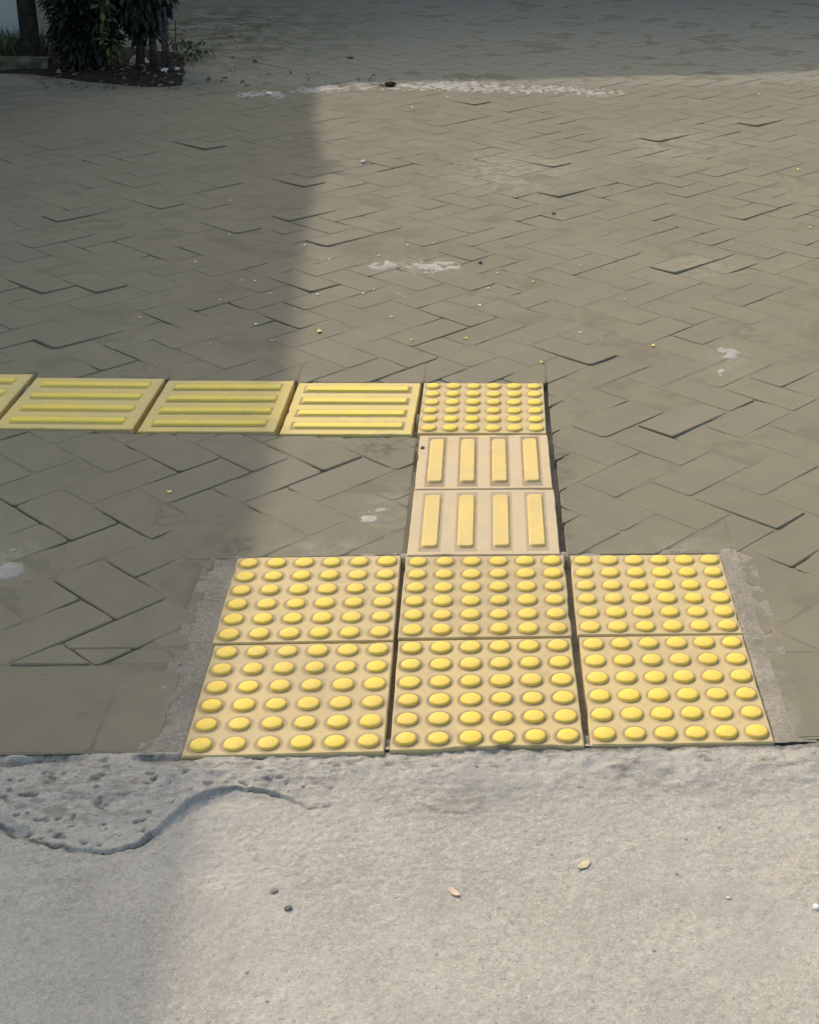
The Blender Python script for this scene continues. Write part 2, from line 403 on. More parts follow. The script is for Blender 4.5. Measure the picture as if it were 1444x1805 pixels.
# ---- herringbone of 210 x 105 mm blocks at 45 degrees
U = .1077; N0, M0 = .043, -.626; q2 = math.sqrt(.5)
def nm(a, b_):
    n, mm = N0+a*U, M0+b_*U; return ((n+mm)*q2, (n-mm)*q2)
YF = .250
FRONT_LINE = [(-9, YF), (9, YF)]
raised_px = [(1015,350,1.3), (1222,488,1.2), (1367,226,1.4), (530,398,1.2), (580,508,.9), (180,522,1.2), (330,270,1.5), (500,330,1.1), (600,425,.9), (1010,645,.6), (1075,655,.9), (945,288,1.0), (1130,248,1.1), (1225,778,.9), (165,1172,1.0), (400,415,.9), (100,630,1.0), (690,157,1.2), (60,515,1.1), (1300,385,.5), (850,185,1.0), (1420,905,.7), (140,395,1.0), (250,370,.8)]
raised = [(*gp(u, v), k) for u, v, k in raised_px]
blocks = []
for i in range(-60, 150):
    for j in range(-150, 60):
        s_ = (i-j+2) % 4
        if s_ == 0: cells = (i, j, i+2, j+1)
        elif s_ == 2: cells = (i, j-1, i+1, j+1)
        else: continue
        a0, b0, a1, b1 = cells
        quad = [nm(a0, b1), nm(a1, b1), nm(a1, b0), nm(a0, b0)]
        cx_ = sum(p[0] for p in quad)/4; cy_ = sum(p[1] for p in quad)/4
        if cx_ < PX0+.1 or cx_ > PX1-.1 or cy_ < .05 or cy_ > PY1-.1: continue
        if area(quad) == 0: continue
        if sum(quad[k][0]*quad[(k+1)%4][1]-quad[(k+1)%4][0]*quad[k][1] for k in range(4)) < 0: quad.reverse()
        polys = [quad]; cut = False
        if min(p[1] for p in quad) < YF:
            polys = [c for c in [clip(quad, (0, YF), (0, 1), True)] if area(c) > .0008]; cut = True
        for K in KEEP:
            kx = [p[0] for p in K]; ky = [p[1] for p in K]; nxt = []
            for P_ in polys:
                if max(p[0] for p in P_) < min(kx) or min(p[0] for p in P_) > max(kx) or max(p[1] for p in P_) < min(ky) or min(p[1] for p in P_) > max(ky): nxt.append(P_); continue
                r_ = subtract(P_, K)
                if sum(area(x) for x in r_) < area(P_)-1e-6: cut = True; nxt += r_
                else: nxt.append(P_)
            polys = nxt
        for P_ in polys:
            P_ = clean(P_)
            if len(P_) < 3 or area(P_) < .0007: continue
            blocks.append(dict(poly=P_, cut=cut, kind=s_, c=(sum(p[0] for p in P_)/len(P_), sum(p[1] for p in P_)/len(P_))))
# front course: larger blocks laid square along the edge of the slab
x = -2.3
while x < 2.3:
    wd = .2135
    P0 = [(x, .004), (x+wd, .004), (x+wd, YF), (x, YF)]
    polys = [P0]
    for K in KEEP:
        polys = [r_ for P_ in polys for r_ in subtract(P_, K)]
    for P_ in polys:
        P_ = clean(P_)
        if len(P_) > 2 and area(P_) > .0012 and (max(p[0] for p in P_)-min(p[0] for p in P_)) > .03:
            blocks.append(dict(poly=P_, cut=True, kind=9, c=(sum(p[0] for p in P_)/len(P_), sum(p[1] for p in P_)/len(P_))))
    x += wd
for b_ in blocks:
    r_ = random.Random(hash((round(b_['c'][0], 3), round(b_['c'][1], 3))))
    b_['rng'] = r_
    us = [pix(*p) for p in b_['poly']]
    vis = 0 if max(u[0] for u in us) < 0 or min(u[0] for u in us) > PW or max(u[1] for u in us) < 0 or min(u[1] for u in us) > PH else 1
    b_['score'] = vis*area([(min(PW, max(0, u[0])), min(PH, max(0, u[1]))) for u in us])
    # lie of the block: small settlement and tilt
    amp = 1.0 if b_['c'][1] > .6 else .7
    tx, ty, dz = r_.gauss(0, .0038)*amp, r_.gauss(0, .0038)*amp, r_.gauss(0, .0006)
    b_['tilt'] = [tx, ty, dz]
for rx, ry, k in raised:          # blocks whose near corner has lifted
    best = None; bd = .2
    for b_ in blocks:
        if b_['kind'] == 9: continue
        fc = min(b_['poly'], key=lambda p: p[1])
        d = math.hypot((fc[0]-rx), (fc[1]-ry)*.7)
        if d < bd: bd = d; best = b_
    if best:
        best['tilt'] = [best['tilt'][0]*.3, -.030*k, .0022*k]
def place_matrix(b_):
    cx_, cy_ = b_['c']; tx, ty, dz = b_['tilt']
    e = .03
    sx_ = (gz(cx_+e, cy_)-gz(cx_-e, cy_))/(2*e); sy_ = (gz(cx_, cy_+e)-gz(cx_, cy_-e))/(2*e)
    return cx_, cy_, gz(cx_, cy_)+dz, sx_+tx, sy_+ty
blocks.sort(key=lambda b_: -b_['score'])
variants = {}
def variant(kind, k):
    if (kind, k) not in variants:
        L, S = U, U/2
        base = [(-L, -S), (L, -S), (L, S), (-L, S)]
        v, f = slab(base, random.Random(100+k))
        variants[(kind, k)] = mesh('paver_block', v, f); variants[(kind, k)].materials.append(M['paver'])
    return variants[(kind, k)]
NEAR = 300
for b_ in blocks[:NEAR]:
    cx_, cy_, z, gx, gy = place_matrix(b_); r_ = b_['rng']
    if not b_['cut']:
        me = variant(0, r_.randrange(12))
        o = bpy.data.objects.new('paver', me); COL.objects.link(o)
        # long axis of the block
        p = b_['poly']; e1 = Vector(p[1])-Vector(p[0]); e2 = Vector(p[2])-Vector(p[1])
        le = e1 if e1.length > e2.length else e2
        a = math.atan2(le.y, le.x)+r_.choice((0, math.pi))
    else:
        v, f = slab([(p[0]-cx_, p[1]-cy_) for p in b_['poly']], r_)
        me = mesh('paver_cut', v, f); me.materials.append(M['paver'])
        o = bpy.data.objects.new('paver', me); COL.objects.link(o); a = 0
    nrm = Vector((-gx, -gy, 1)).normalized()
    rot = Vector((0, 0, 1)).rotation_difference(nrm).to_matrix() @ Matrix.Rotation(a+r_.gauss(0, .006 if not b_['cut'] else 0), 3, 'Z')
    mw = rot.to_4x4(); mw.translation = (cx_, cy_, z)
    o.parent = pavement; o.matrix_world = mw
    b_['obj'] = o
V = []; F = []; tone = []
for b_ in blocks[NEAR:]:
    cx_, cy_, z, gx, gy = place_matrix(b_); r_ = b_['rng']
    v, f = slab([(p[0]-cx_, p[1]-cy_) for p in b_['poly']], r_, thick=.03)
    o0 = len(V); V += [(cx_+a, cy_+c, z+d+gx*a+gy*c) for a, c, d in v]; F += [tuple(i+o0 for i in q_) for q_ in f]; tone += [r_.random()]*len(v)
me = mesh('pavers_beyond', V, F); at = me.attributes.new('tone', 'FLOAT', 'POINT'); at.data.foreach_set('value', tone)
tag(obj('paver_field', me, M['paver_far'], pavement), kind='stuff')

# ---- mortar bed under and around the tactile tiles
def bed(name, polys_bbox, fz, st=.008):
    x0, x1, y0, y1 = polys_bbox
    return grid_mesh(name, frange(x0, x1, st), frange(y0, y1, st), fz)
def bed_z(x, y):
    inner = 1 if (abs(x) < .446 and .005 < y < .60) or y > .63 else 0
    return gz(x, y) - .0008 - .020*inner + .0035*fbm(x, y, 34, 4, 5.0)*(1-.6*inner) + .0015*fbm(x, y, 6, 2, 1.0)
xs_l = min(p[0] for p in KEEP[0]+KEEP[3]); xs_r = max(p[0] for p in KEEP[2]+KEEP[5])
obj('mortar_bed', bed('mortar_bed', (xs_l-.02, xs_r+.03, -.004, .632), bed_z, .007), M['mortar'], pavement, True)
obj('mortar_bed', bed('mortar_bed', (-.152, .160, .6325, 1.53), lambda x, y: bed_z(x, y)-.001, .01), M['mortar'], pavement, True)
mb = KEEP[9]+KEEP[12]
def strip_bed_z(x, y): return bed_z(x, y)-.0015
V = []; F = []
pa, pb = Vector(KEEP[12][0]), Vector(KEEP[9][1]); pc, pd = Vector(KEEP[9][2]), Vector(KEEP[12][3])
nx, ny = 150, 34
for j in range(ny+1):
    for i in range(nx+1):
        u_, v_ = i/nx, j/ny
        p = (pa*(1-u_)+pb*u_)*(1-v_)+(pd*(1-u_)+pc*u_)*v_
        V.append((p.x, p.y, strip_bed_z(p.x, p.y)))
for j in range(ny):
    for i in range(nx): F.append((j*(nx+1)+i, j*(nx+1)+i+1, (j+1)*(nx+1)+i+1, (j+1)*(nx+1)+i))
obj('mortar_bed', mesh('mortar_bed', V, F), M['mortar'], pavement, True)

# ---- cement smears standing a little proud of the blocks
def smear(u, v, ru, rv, h, seed, st=.006):
    x, y, rx, ry = spot_px(u, v, ru, rv)
    def fz(a, b_):
        d = math.hypot((a-x)/rx, (b_-y)/ry)
        return gz(a, b_) + .0005 + h*(fbm(a, b_, 38, 5, seed)*1.1 + .06 - d*d*.75) - (.01 if d > 1 else 0)
    st = max(st, rx/60, ry/60)
    obj('cement_smear', grid_mesh('cement_smear', frange(x-rx, x+rx, st), frange(y-ry, y+ry, st), fz), M['cement'], pavement, True)
smear(760, 470, 55, 12, .003, 3.0); smear(675, 468, 30, 10, .003, 8.0); smear(1285, 622, 24, 12, .003, 5.5); smear(1273, 656, 12, 8, .003, 6.6)
smear(15, 1003, 32, 18, .0025, 4.1); smear(10, 972, 40, 12, .0022, 9.9)
smear(470, 166, 70, 9, .007, 12.0, .012); smear(700, 150, 150, 12, .006, 14.0, .014); smear(830, 150, 120, 13, .008, 15.0, .014); smear(960, 157, 140, 10, .008, 16.0, .014)
smear(1050, 163, 60, 8, .006, 17.0, .012); smear(560, 158, 70, 10, .004, 19.0, .014)
smear(650, 915, 24, 8, .0018, 21.0); smear(665, 900, 20, 6, .0018, 22.0)

# ---- concrete slab in front
crack_px = [(-120,1425),(-60,1440),(10,1462),(45,1482),(90,1494),(140,1500),(200,1499),(245,1489),(275,1470),(300,1447),(330,1426),(365,1410),(410,1402),(460,1402),(505,1413),(540,1427),(590,1433),(700,1430)]
crack = [gp(u, v, -.012) for u, v in crack_px]
xa, xb, xc, xd = gp(20, 1470)[0], gp(250, 1480)[0], gp(420, 1402)[0], gp(545, 1428)[0]
cr2 = [gp(u, v, -.012) for u, v in [(740,1420),(780,1437),(815,1437),(850,1424)]]
def apron_z(x, y):
    rough = fbm(x, y, 30, 4, 7.0); soft = fbm(x, y, 5, 3, 2.5)
    z = -.010 + .0022*soft + .0011*fbm(x, y, 90, 2, 4.0)
    yc = lerp_poly(crack, x) + (.0065*fbm(x, y*.3, 17, 3, 4.4)+.0048*fbm(x, y*.5, 60, 4, 1.0))
    amt = (.55+.9*sstep(-.3, .5, fbm(x, 1, 16, 3, 6.5)))*.0024 + .0036*math.exp(-((x-(xb+xc)/2+.02)/.085)**2)
    fade = 1-sstep(xd-.05, xd+.03, x)
    up = sstep(-.001, .0025, y-yc)
    z += amt*up*fade + .0016*rough*up*(.35+.65*fade)
    pit = fbm(x, y*1.6, 60, 3, 11.0)
    z -= .0035*sstep(.38, .62, pit)*up*(.25+.75*fade)
    z -= .0075*max(fade, 0)*math.exp(-((y-yc+.001)/.0020)**2)*(.1+1.1*sstep(-.25,.45,fbm(x,5,15,3,3)))
    z -= .0030*fade*math.exp(-((y-yc+.018)/.014)**2)*math.exp(-((x-(xb+xc)/2)/.10)**2)   # scooped hollow below the break
    zone = sstep(-.16, -.03, y)                     # broken, lumpy haunch against the paving
    z += zone*(.0085 + .0036*rough)
    if x < -.42:
        g_ = math.exp(-((y+.012+.006*fbm(x, 0, 14, 2, 3.3))/.0085)**2)
        z -= .012*g_*sstep(-.35, .35, fbm(x, 0, 9, 2, 8.0)+.2)
    px_, py_ = gp(32, 1470, -.012)
    z -= .009*math.exp(-(((x-px_)/.022)**2+((y-py_)/.012)**2))
    if cr2[0][0] < x < cr2[-1][0]:
        yy = lerp_poly(cr2, x)+.006*fbm(x, 0, 35, 3, 9.0); z += .0016*sstep(-.003, .004, y-yy)*sstep(.05, .0, y-yy)
    z += .0028*noise.noise((x*55, y*55, 2))*max(0, zone-.2)
    z -= .004*sstep(.012, .0, -y)*sstep(-.1, .3, fbm(x, 3, 8, 3, 2.2))
    if y > -.05: z = min(z, .0018 if abs(x) < .46 else .0003)
    if y > 0: z = min(z, -.004)
    return z
axs = frange(-4, -1, .1)[:-1]+frange(-1, -.85, .02)[:-1]+frange(-.85, -.2, .0028)[:-1]+frange(-.2, .72, .0042)+frange(.74, 1, .02)+frange(1.1, 4, .1)
ays = frange(-4, -.8, .08)[:-1]+frange(-.8, -.30, .006)[:-1]+frange(-.30, -.08, .0022)[:-1]+frange(-.08, .0, .003)+[.004, .03]
def darkening_at(x, y):  # darker along the break, front gap, tile edge, pits and streaks
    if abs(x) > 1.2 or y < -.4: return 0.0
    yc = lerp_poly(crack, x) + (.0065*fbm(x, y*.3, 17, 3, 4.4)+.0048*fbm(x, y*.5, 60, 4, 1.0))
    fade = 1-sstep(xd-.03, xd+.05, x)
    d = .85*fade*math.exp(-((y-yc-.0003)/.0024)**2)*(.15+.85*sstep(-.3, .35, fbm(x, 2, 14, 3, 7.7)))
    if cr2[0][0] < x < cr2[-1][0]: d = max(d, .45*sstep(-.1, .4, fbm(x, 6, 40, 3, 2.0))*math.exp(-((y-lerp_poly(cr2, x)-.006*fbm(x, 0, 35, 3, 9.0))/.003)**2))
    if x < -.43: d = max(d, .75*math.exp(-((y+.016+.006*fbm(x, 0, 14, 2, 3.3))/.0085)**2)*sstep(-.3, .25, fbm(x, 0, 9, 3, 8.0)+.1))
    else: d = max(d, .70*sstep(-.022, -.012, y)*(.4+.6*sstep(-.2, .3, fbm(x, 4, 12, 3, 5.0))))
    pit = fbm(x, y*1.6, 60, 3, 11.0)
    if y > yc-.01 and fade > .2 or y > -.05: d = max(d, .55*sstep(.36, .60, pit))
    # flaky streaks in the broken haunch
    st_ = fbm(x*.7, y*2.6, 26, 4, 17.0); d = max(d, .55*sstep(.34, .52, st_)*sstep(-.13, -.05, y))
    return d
me = grid_mesh('concrete_slab', axs, ays, apron_z)
at = me.attributes.new('dirt', 'FLOAT', 'POINT'); at.data.foreach_set('value', [darkening_at(x, y) for y in ays for x in axs])
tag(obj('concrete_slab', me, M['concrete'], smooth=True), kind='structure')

# ------------------------------------------------------------------ tactile tiles
def slab_mesh(wx, wy, r_, chip=False):
    st = 12
    # outline with small nicks, then chamfer
    pts = []
    for (x0, y0), (x1, y1) in (((-1, -1), (1, -1)), ((1, -1), (1, 1)), ((1, 1), (-1, 1)), ((-1, 1), (-1, -1))):
        for k in range(st):
            t = k/st; x_ = (x0+(x1-x0)*t)*wx/2; y_ = (y0+(y1-y0)*t)*wy/2
            nk = r_.uniform(0, .0008) + (.0035*r_.random() if r_.random() < .10 else 0)
            if chip and y0 == -1 and y1 == -1 and .28 < t < .9: nk += .006*r_.uniform(.5, 1.2)
            l = math.hypot(x_, y_); pts.append((x_-(nk if abs(x_) > wx*.499 else 0)*(1 if x_ > 0 else -1), y_-(nk if abs(y_) > wy*.499 else 0)*(1 if y_ > 0 else -1)))
    top = inset(pts, .0018); n = len(pts)
    v = [(x_, y_, 0) for x_, y_ in top]+[(x_, y_, -.0018) for x_, y_ in pts]+[(x_, y_, -.03) for x_, y_ in pts]
    f = [tuple(range(n))]
    for i in range(n):
        j = (i+1) % n; f.append((n+i, n+j, j, i)); f.append((2*n+i, 2*n+j, n+j, n+i))
    return mesh('tile_slab', v, f)
def dome_mesh(k):
    r_ = random.Random(50+k); prof = [(.0170, -.0006), (.0166, .0022), (.0156, .0041), (.0138, .0049)]; sg = 18
    v = []; f = []
    wob = [1+r_.uniform(-.025, .025) for _ in range(sg)]
    for rr, z in prof:
        for i in range(sg):
            a = 2*math.pi*i/sg; v.append((rr*wob[i]*math.cos(a), rr*wob[i]*math.sin(a), z*r_.uniform(.97, 1.0)))
    v.append((0, 0, .0053)); c = len(v)-1
    for q_ in range(len(prof)-1):
        for i in range(sg):
            j = (i+1) % sg; f.append((q_*sg+i, q_*sg+j, (q_+1)*sg+j, (q_+1)*sg+i))
    for i in range(sg): f.append(((len(prof)-1)*sg+i, (len(prof)-1)*sg+(i+1) % sg, c))
    me = mesh('dome', v, f); me.materials.append(M['y_dome']); me.polygons.foreach_set('use_smooth', [True]*len(me.polygons)); return me
domes = [dome_mesh(k) for k in range(6)]
def bar_mesh(k, mat, wd=.0330, ln=.240):
    r_ = random.Random(70+k); prof = [(0, -.0006), (.0016, .0028), (.0036, .0048)]; seg = 6
    v = []; f = []
    for ins, z in prof:
        w2, l2 = wd/2-ins, ln/2-ins
        rr = max(.004, w2*.55)
        for (cx_, cy_, a0) in ((w2-rr, l2-rr, 0), (-w2+rr, l2-rr, 90), (-w2+rr, -l2+rr, 180), (w2-rr, -l2+rr, 270)):
            for i in range(seg+1):
                a = R(a0+90*i/seg); v.append((cx_+rr*math.cos(a), cy_+rr*math.sin(a), z*r_.uniform(.96, 1)))
    n = 4*(seg+1)
    for q_ in range(2):
        for i in range(n):
            j = (i+1) % n; f.append((q_*n+i, q_*n+j, (q_+1)*n+j, (q_+1)*n+i))
    f.append(tuple(range(2*n, 3*n)))
    me = mesh('bar', v, f); me.materials.append(mat); return me
bars = [bar_mesh(k, M['y_bar']) for k in range(3)]; sbars = [bar_mesh(k, M['y_bar_strip'], .030, .250) for k in range(3)]
for i, ((kind, c, label), (ctr, ang, wx, wy)) in enumerate(zip(TILES, POSES)):
    r_ = random.Random(300+i)
    rot = ang + (math.pi/2 if kind == 'strip' else 0)
    w_, h_ = (wx, wy) if kind != 'strip' else (wy, wx)
    t = empty('tactile_tile', (ctr.x, ctr.y, gz(ctr.x, ctr.y)+ZT), rot)
    t.rotation_euler = (r_.gauss(0, .002), r_.gauss(0, .002), rot)
    tag(t, label, 'paving tile', 'yellow tactile paving tiles')
    sl = obj('slab', slab_mesh(w_-(.001 if kind == 'dome' else .003 if kind == 'bar' else -.001), h_+(.0012 if kind != 'strip' else -.003), r_, i == 1), M[{'dome': 'y_slab', 'bar': 'y_slab_bar', 'strip': 'y_slab_strip'}[kind]], t)
    gv = {4: .55, 6: .45, 5: .18, 1: .15}.get(i, .05); sl.color = (gv, gv, gv, 1)
    if kind == 'dome':
        # dimples keep the 50 mm grid of the mould; the slab's own scale follows the tile's measured size
        k_ = w_/.300, h_/.300
        sl.scale = (k_[0], k_[1], 1)
        for v_ in sl.data.vertices: v_.co.x /= k_[0]; v_.co.y /= k_[1]
        for a in range(6):
            for b_ in range(6):
                if i == 5 and (a, b_) == (3, 2): pass
                d = bpy.data.objects.new('dome', r_.choice(domes)); COL.objects.link(d); d.parent = t; d.color = (gv*.6,)*3+(1,)
                d.location = ((a-2.5)*.05*k_[0], (b_-2.5)*.05*k_[1], 0); d.rotation_euler.z = r_.uniform(0, 6.28)
                s_ = r_.uniform(.95, 1.04); d.scale = (s_, s_, r_.uniform(.82, 1.02))
    else:
        k_ = w_/.300
        sl.scale = (k_, 1, 1)
        for v_ in sl.data.vertices: v_.co.x /= k_
        # grime bands follow the 70.5 mm pitch
        for a in range(4):
            d = bpy.data.objects.new('bar', r_.choice(bars if kind == 'bar' else sbars)); COL.objects.link(d); d.parent = t; d.color = (gv*.6,)*3+(1,)
            d.location = ((a-1.5)*.0705*k_, r_.gauss(0, .001), 0); d.scale = (1, h_/.300, r_.uniform(.9, 1.05))

# ------------------------------------------------------------------ planting at the far left
def soil_z(x, y): 
    f = lerp_poly([gp(u, v) for u, v in [(-400,118),(60,134),(150,147),(250,157),(335,155)]], x)
    e = sstep(-.02, .10, y-f)*sstep(352+14*fbm(x, y, 9, 2, 3), 300, pix(x, y)[0])*sstep(6.75, 6.45, y+.6*max(0, x+1.9))
    return -.02 + e*(.035 + .012*fbm(x, y, 5, 3, 4) + .006*fbm(x, y, 30, 2, 6))
tag(obj('soil_bed', grid_mesh('soil_bed', frange(-3.9, -1.40, .025), frange(5.25, 7.6, .025), soil_z), M['soil'], smooth=True), kind='structure')

def leaves(n, place, size, seed, droop=.3, aspect=2.4, fold=.25):
    """bent leaf blades, two quads each, spread by place() -> (position, outward direction)"""
    r_ = random.Random(seed); V = []; F = []; T = []
    for _ in range(n):
        p, dv = place(r_)
        d = Vector(dv)+Vector((r_.gauss(0, .5), r_.gauss(0, .5), r_.gauss(0, .4)-droop))
        if d.length < .05: d = Vector((1, 0, 0))
        d.normalize(); sd_ = d.cross(Vector((r_.gauss(0, .5), r_.gauss(0, .5), 1)))
        if sd_.length < .05: sd_ = Vector((1, 0, 0))
        sd_.normalize(); up = sd_.cross(d)
        l = size*r_.uniform(.55, 1.3); w_ = l/aspect*r_.uniform(.8, 1.2)
        p = Vector(p); o0 = len(V); mid = p+d*l*.5+up*l*fold*.3; tip = p+d*l-up*l*fold*.4
        V += [p, mid+sd_*w_/2, tip, mid-sd_*w_/2, mid-up*w_*.18]
        F += [(o0, o0+4, o0+1), (o0+4, o0+2, o0+1), (o0, o0+3, o0+4), (o0+4, o0+3, o0+2)]
        T += [max(0, min(1, r_.gauss(.45, .28)))]*5
    me = mesh('leaves', V, F); at = me.attributes.new('tone', 'FLOAT', 'POINT'); at.data.foreach_set('value', T); return me
def tube(pts, rad, sg=8):
    V = []; F = []
    for k, (p, r_) in enumerate(zip(pts, rad)):
        p = Vector(p); a = Vector(pts[min(k+1, len(pts)-1)])-Vector(pts[max(k-1, 0)]); a.normalize()
        x_ = a.cross(Vector((.3, 1, .1))).normalized(); y_ = a.cross(x_)
        for i in range(sg):
            t = 2*math.pi*i/sg; rr = r_*(1+.10*noise.noise((p.x*9+math.cos(t), p.y*9+math.sin(t), p.z*6)))
            V.append(p+x_*rr*math.cos(t)+y_*rr*math.sin(t))
    for k in range(len(pts)-1):
        for i in range(sg): F.append((k*sg+i, k*sg+(i+1) % sg, (k+1)*sg+(i+1) % sg, (k+1)*sg+i))
    F.append(tuple(range(sg))[::-1]); F.append(tuple(range((len(pts)-1)*sg, len(pts)*sg)))
    return mesh('tube', V, F)
def ellipsoid(c, r, inner=.3):
    def pl(q_):
        while True:
            d = Vector((q_.gauss(0, 1), q_.gauss(0, 1), q_.gauss(0, 1)))
            if d.length > .1: break
        d.normalize(); k = inner+(1-inner)*q_.random()**.6
        k *= 1+.22*noise.noise(d*2.3+Vector(c))
        return (c[0]+d.x*r[0]*k, c[1]+d.y*r[1]*k, c[2]+d.z*r[2]*k), d
    return pl

# tree with a bare dark trunk
tx, ty = gp(58, 114); t = tag(empty('tree', (0, 0, 0)), 'dark slender tree trunk standing behind the mossy kerb', 'tree')
tr = [(tx, ty, -.05), (tx+.001, ty, .05), (tx+.012, ty+.01, .5), (tx-.01, ty+.03, 1.2), (tx-.30, ty+.25, 1.9), (tx-.75, ty+.6, 2.4)]
obj('trunk', tube(tr, [.060, .049, .044, .041, .036, .028], 14), M['bark'], t, True)
for k in range(5):
    a = k*1.3; c0 = Vector((tx-.42-.06*k, ty+.35+.05*k, 2.03+.07*k)); c1 = c0+Vector((math.cos(a)*.35-.25, math.sin(a)*.35+.1, .35))
    obj('branch', tube([c0, (c0+c1)/2+Vector((0, 0, .05)), c1], [.018, .012, .006], 6), M['bark'], t, True)
tag(obj('crown', leaves(3200, ellipsoid((tx-1.05, ty+.75, 2.5), (.55, .60, .45), .2), .10, 3), M['leaf_dark'], t), 'leafy crown above the picture')

# mossy kerb stone lying in front of the trunk
kx1, ky1 = gp(86, 127); ky0 = ky1
L = 1.1
V = []; F = []
sec = [(-.045, -.03), (-.045, .040), (-.034, .050), (.040, .052), (.05, .045), (.05, -.03)]
ns = 24
for k in range(ns+1):
    x_ = kx1-L*k/ns
    for (a, z) in sec:
        V.append((x_+.006*noise.noise((a*30, z*30, k)), ky1+.05+a+.006*noise.noise((k*.7, z*9, 3))-.012*(k/ns), z+.004*noise.noise((k*.9, a*20, 6))+.01))
n = len(sec)
for k in range(ns):
    for i in range(n): F.append((k*n+i, k*n+(i+1) % n, (k+1)*n+(i+1) % n, (k+1)*n+i))
F.append(tuple(range(n))[::-1]); F.append(tuple(range(ns*n, ns*n+n)))
tag(obj('kerb_stone', mesh('kerb_stone', V, F), M['kerb']), 'low mossy kerb stone lying before the tree trunk', 'kerb')

# shrubs
def shrub(label, base, parts, stems, cat='shrub', group=None):
    t = tag(empty('shrub', (*base, 0)), label, cat, group)
    for k, (p0, p1, r0) in enumerate(stems):
        p0, p1 = Vector(p0), Vector(p1); mid = (p0+p1)/2+Vector((.015*math.sin(k*2.1), .01, 0))
        o = obj('stem', tube([p0-Vector(base+(0,)), mid-Vector(base+(0,)), p1-Vector(base+(0,))], [r0, r0*.85, r0*.6], 7), M['stem'], t, True)
    for (n_, c, r_, size, mat, seed, asp, dr) in parts:
        obj('foliage', leaves(n_, ellipsoid((c[0]-base[0], c[1]-base[1], c[2]), r_, .05), size, seed, dr, asp), M[mat], t)
    return t
ax, ay = gp(146, 132)
shrub('broad dark green shrub between the trunk and the bare-stemmed shrub', (ax, ay),
      [(2600, (ax-.01, ay+.16, .30), (.165, .16, .32), .060, 'leaf_black', 21, 3.0, .35), (1200, (ax+.01, ay+.08, .16), (.165, .10, .16), .05, 'leaf_black', 22, 3.2, .5),
       (60, (ax+.13, ay+.0, .33), (.03, .03, .12), .055, 'leaf_green', 23, 2.6, .5), (50, (ax+.16, ay+.00, .15), (.06, .04, .08), .05, 'leaf_green', 24, 2.6, .4)],
      [((ax-.06, ay+.12, -.02), (ax-.1, ay+.14, .35), .014), ((ax+.02, ay+.14, -.02), (ax+.03, ay+.15, .4), .016), ((ax+.09, ay+.1, -.02), (ax+.12, ay+.08, .3), .010)])
sx1, sy1 = gp(244, 124); sx2, sy2 = gp(292, 134); bx_, by_ = gp(268, 128)
shrub('nearly black shrub on bare stems at the end of the planting', (bx_, by_),
      [(2600, (bx_-.02, by_+.08, .43), (.15, .13, .25), .060, 'leaf_black', 31, 3.0, .9), (600, (bx_-.05, by_+.16, .26), (.12, .05, .14), .05, 'leaf_black', 32, 3.0, .9)],
      [((sx1, sy1+.03, -.02), (sx1+.03, sy1+.05, .32), .024), ((sx2-.012, sy2+.015, -.02), (sx2-.012, sy2+.05, .3), .017), ((sx2+.03, sy2+.01, -.02), (sx2+.02, sy2+.05, .32), .012), ((bx_-.005, by_+.09, -.02), (bx_, by_+.09, .3), .022)])
# dry sprig and green weed right of the black shrub
dx, dy = gp(330, 105)
t = tag(empty('weed', (dx, dy, 0)), 'small green weed with dry sprigs right of the black shrub', 'weed')
obj('foliage', leaves(150, ellipsoid((.02, .05, .035), (.09, .16, .045), .1), .035, 41, .1, 2.2), M['leaf_green'], t)
obj('dry_sprig', leaves(80, ellipsoid((-.045, .0, .12), (.035, .03, .09), .1), .04, 42, .2, 4), M['leaf_dry'], t)
obj('stem', tube([(-.045, 0, -.02), (-.05, 0, .1), (-.04, 0, .2)], [.004, .003, .002], 5), M['stem'], t)
# pale wall behind, with grass at its foot
wx1, wy1 = gp(52, 92)
def box(name, x0, x1, y0, y1, z0, z1, mat, parent=None, bev=.01):
    bm = bmesh.new(); bmesh.ops.create_cube(bm, size=1)
    for v_ in bm.verts: v_.co = Vector((x0+(v_.co.x+.5)*(x1-x0), y0+(v_.co.y+.5)*(y1-y0), z0+(v_.co.z+.5)*(z1-z0)))
    if bev: bmesh.ops.bevel(bm, geom=bm.edges[:], offset=bev, segments=2, affect='EDGES')
    me = bpy.data.meshes.new(name); bm.to_mesh(me); bm.free(); return obj(name, me, mat, parent)
t = tag(empty('garden_wall', (wx1, wy1, 0)), 'pale painted garden wall behind the tree trunk', 'wall')
box('wall_panel', -1.1, 0, 0, .10, -.07, .62, M['wallpaint'], t); box('coping', -1.12, .02, -.02, .12, .622, .67, M['plaster'], t)
r_ = random.Random(9)
def gplace(q_):
    x_ = q_.uniform(-3.1, wx1+.12); return (x_, q_.uniform(ty+.12, wy1-.02), 0.0), (q_.gauss(0, .25), q_.gauss(0, .25), 1.6)
tag(obj('grass', leaves(900, gplace, .13, 51, 0, 12, .1), M['grass']), 'thin grass at the foot of the pale wall', 'grass', kind='stuff')

# leaf litter
def lit(q_):
    k = q_.random()
    if k < .6: u, v = q_.uniform(70, 340), q_.uniform(118, 158)
    elif k < .85: u, v = q_.gauss(400, 60), q_.uniform(40, 150)
    else: u, v = q_.gauss(620, 180), q_.uniform(130, 160)
    x_, y_ = gp(u, v); return (x_, y_, (max(soil_z(x_, y_), gz(x_, y_)) if -3.9 < x_ < -1.4 else gz(x_, y_))+.006), (q_.gauss(0, 1), q_.gauss(0, 1), .25)
tag(obj('leaf_litter', leaves(300, lit, .035, 61, .2, 2.2, .2), M['leaf_dry']), 'brown leaf litter around the planting', 'leaf litter', kind='stuff')

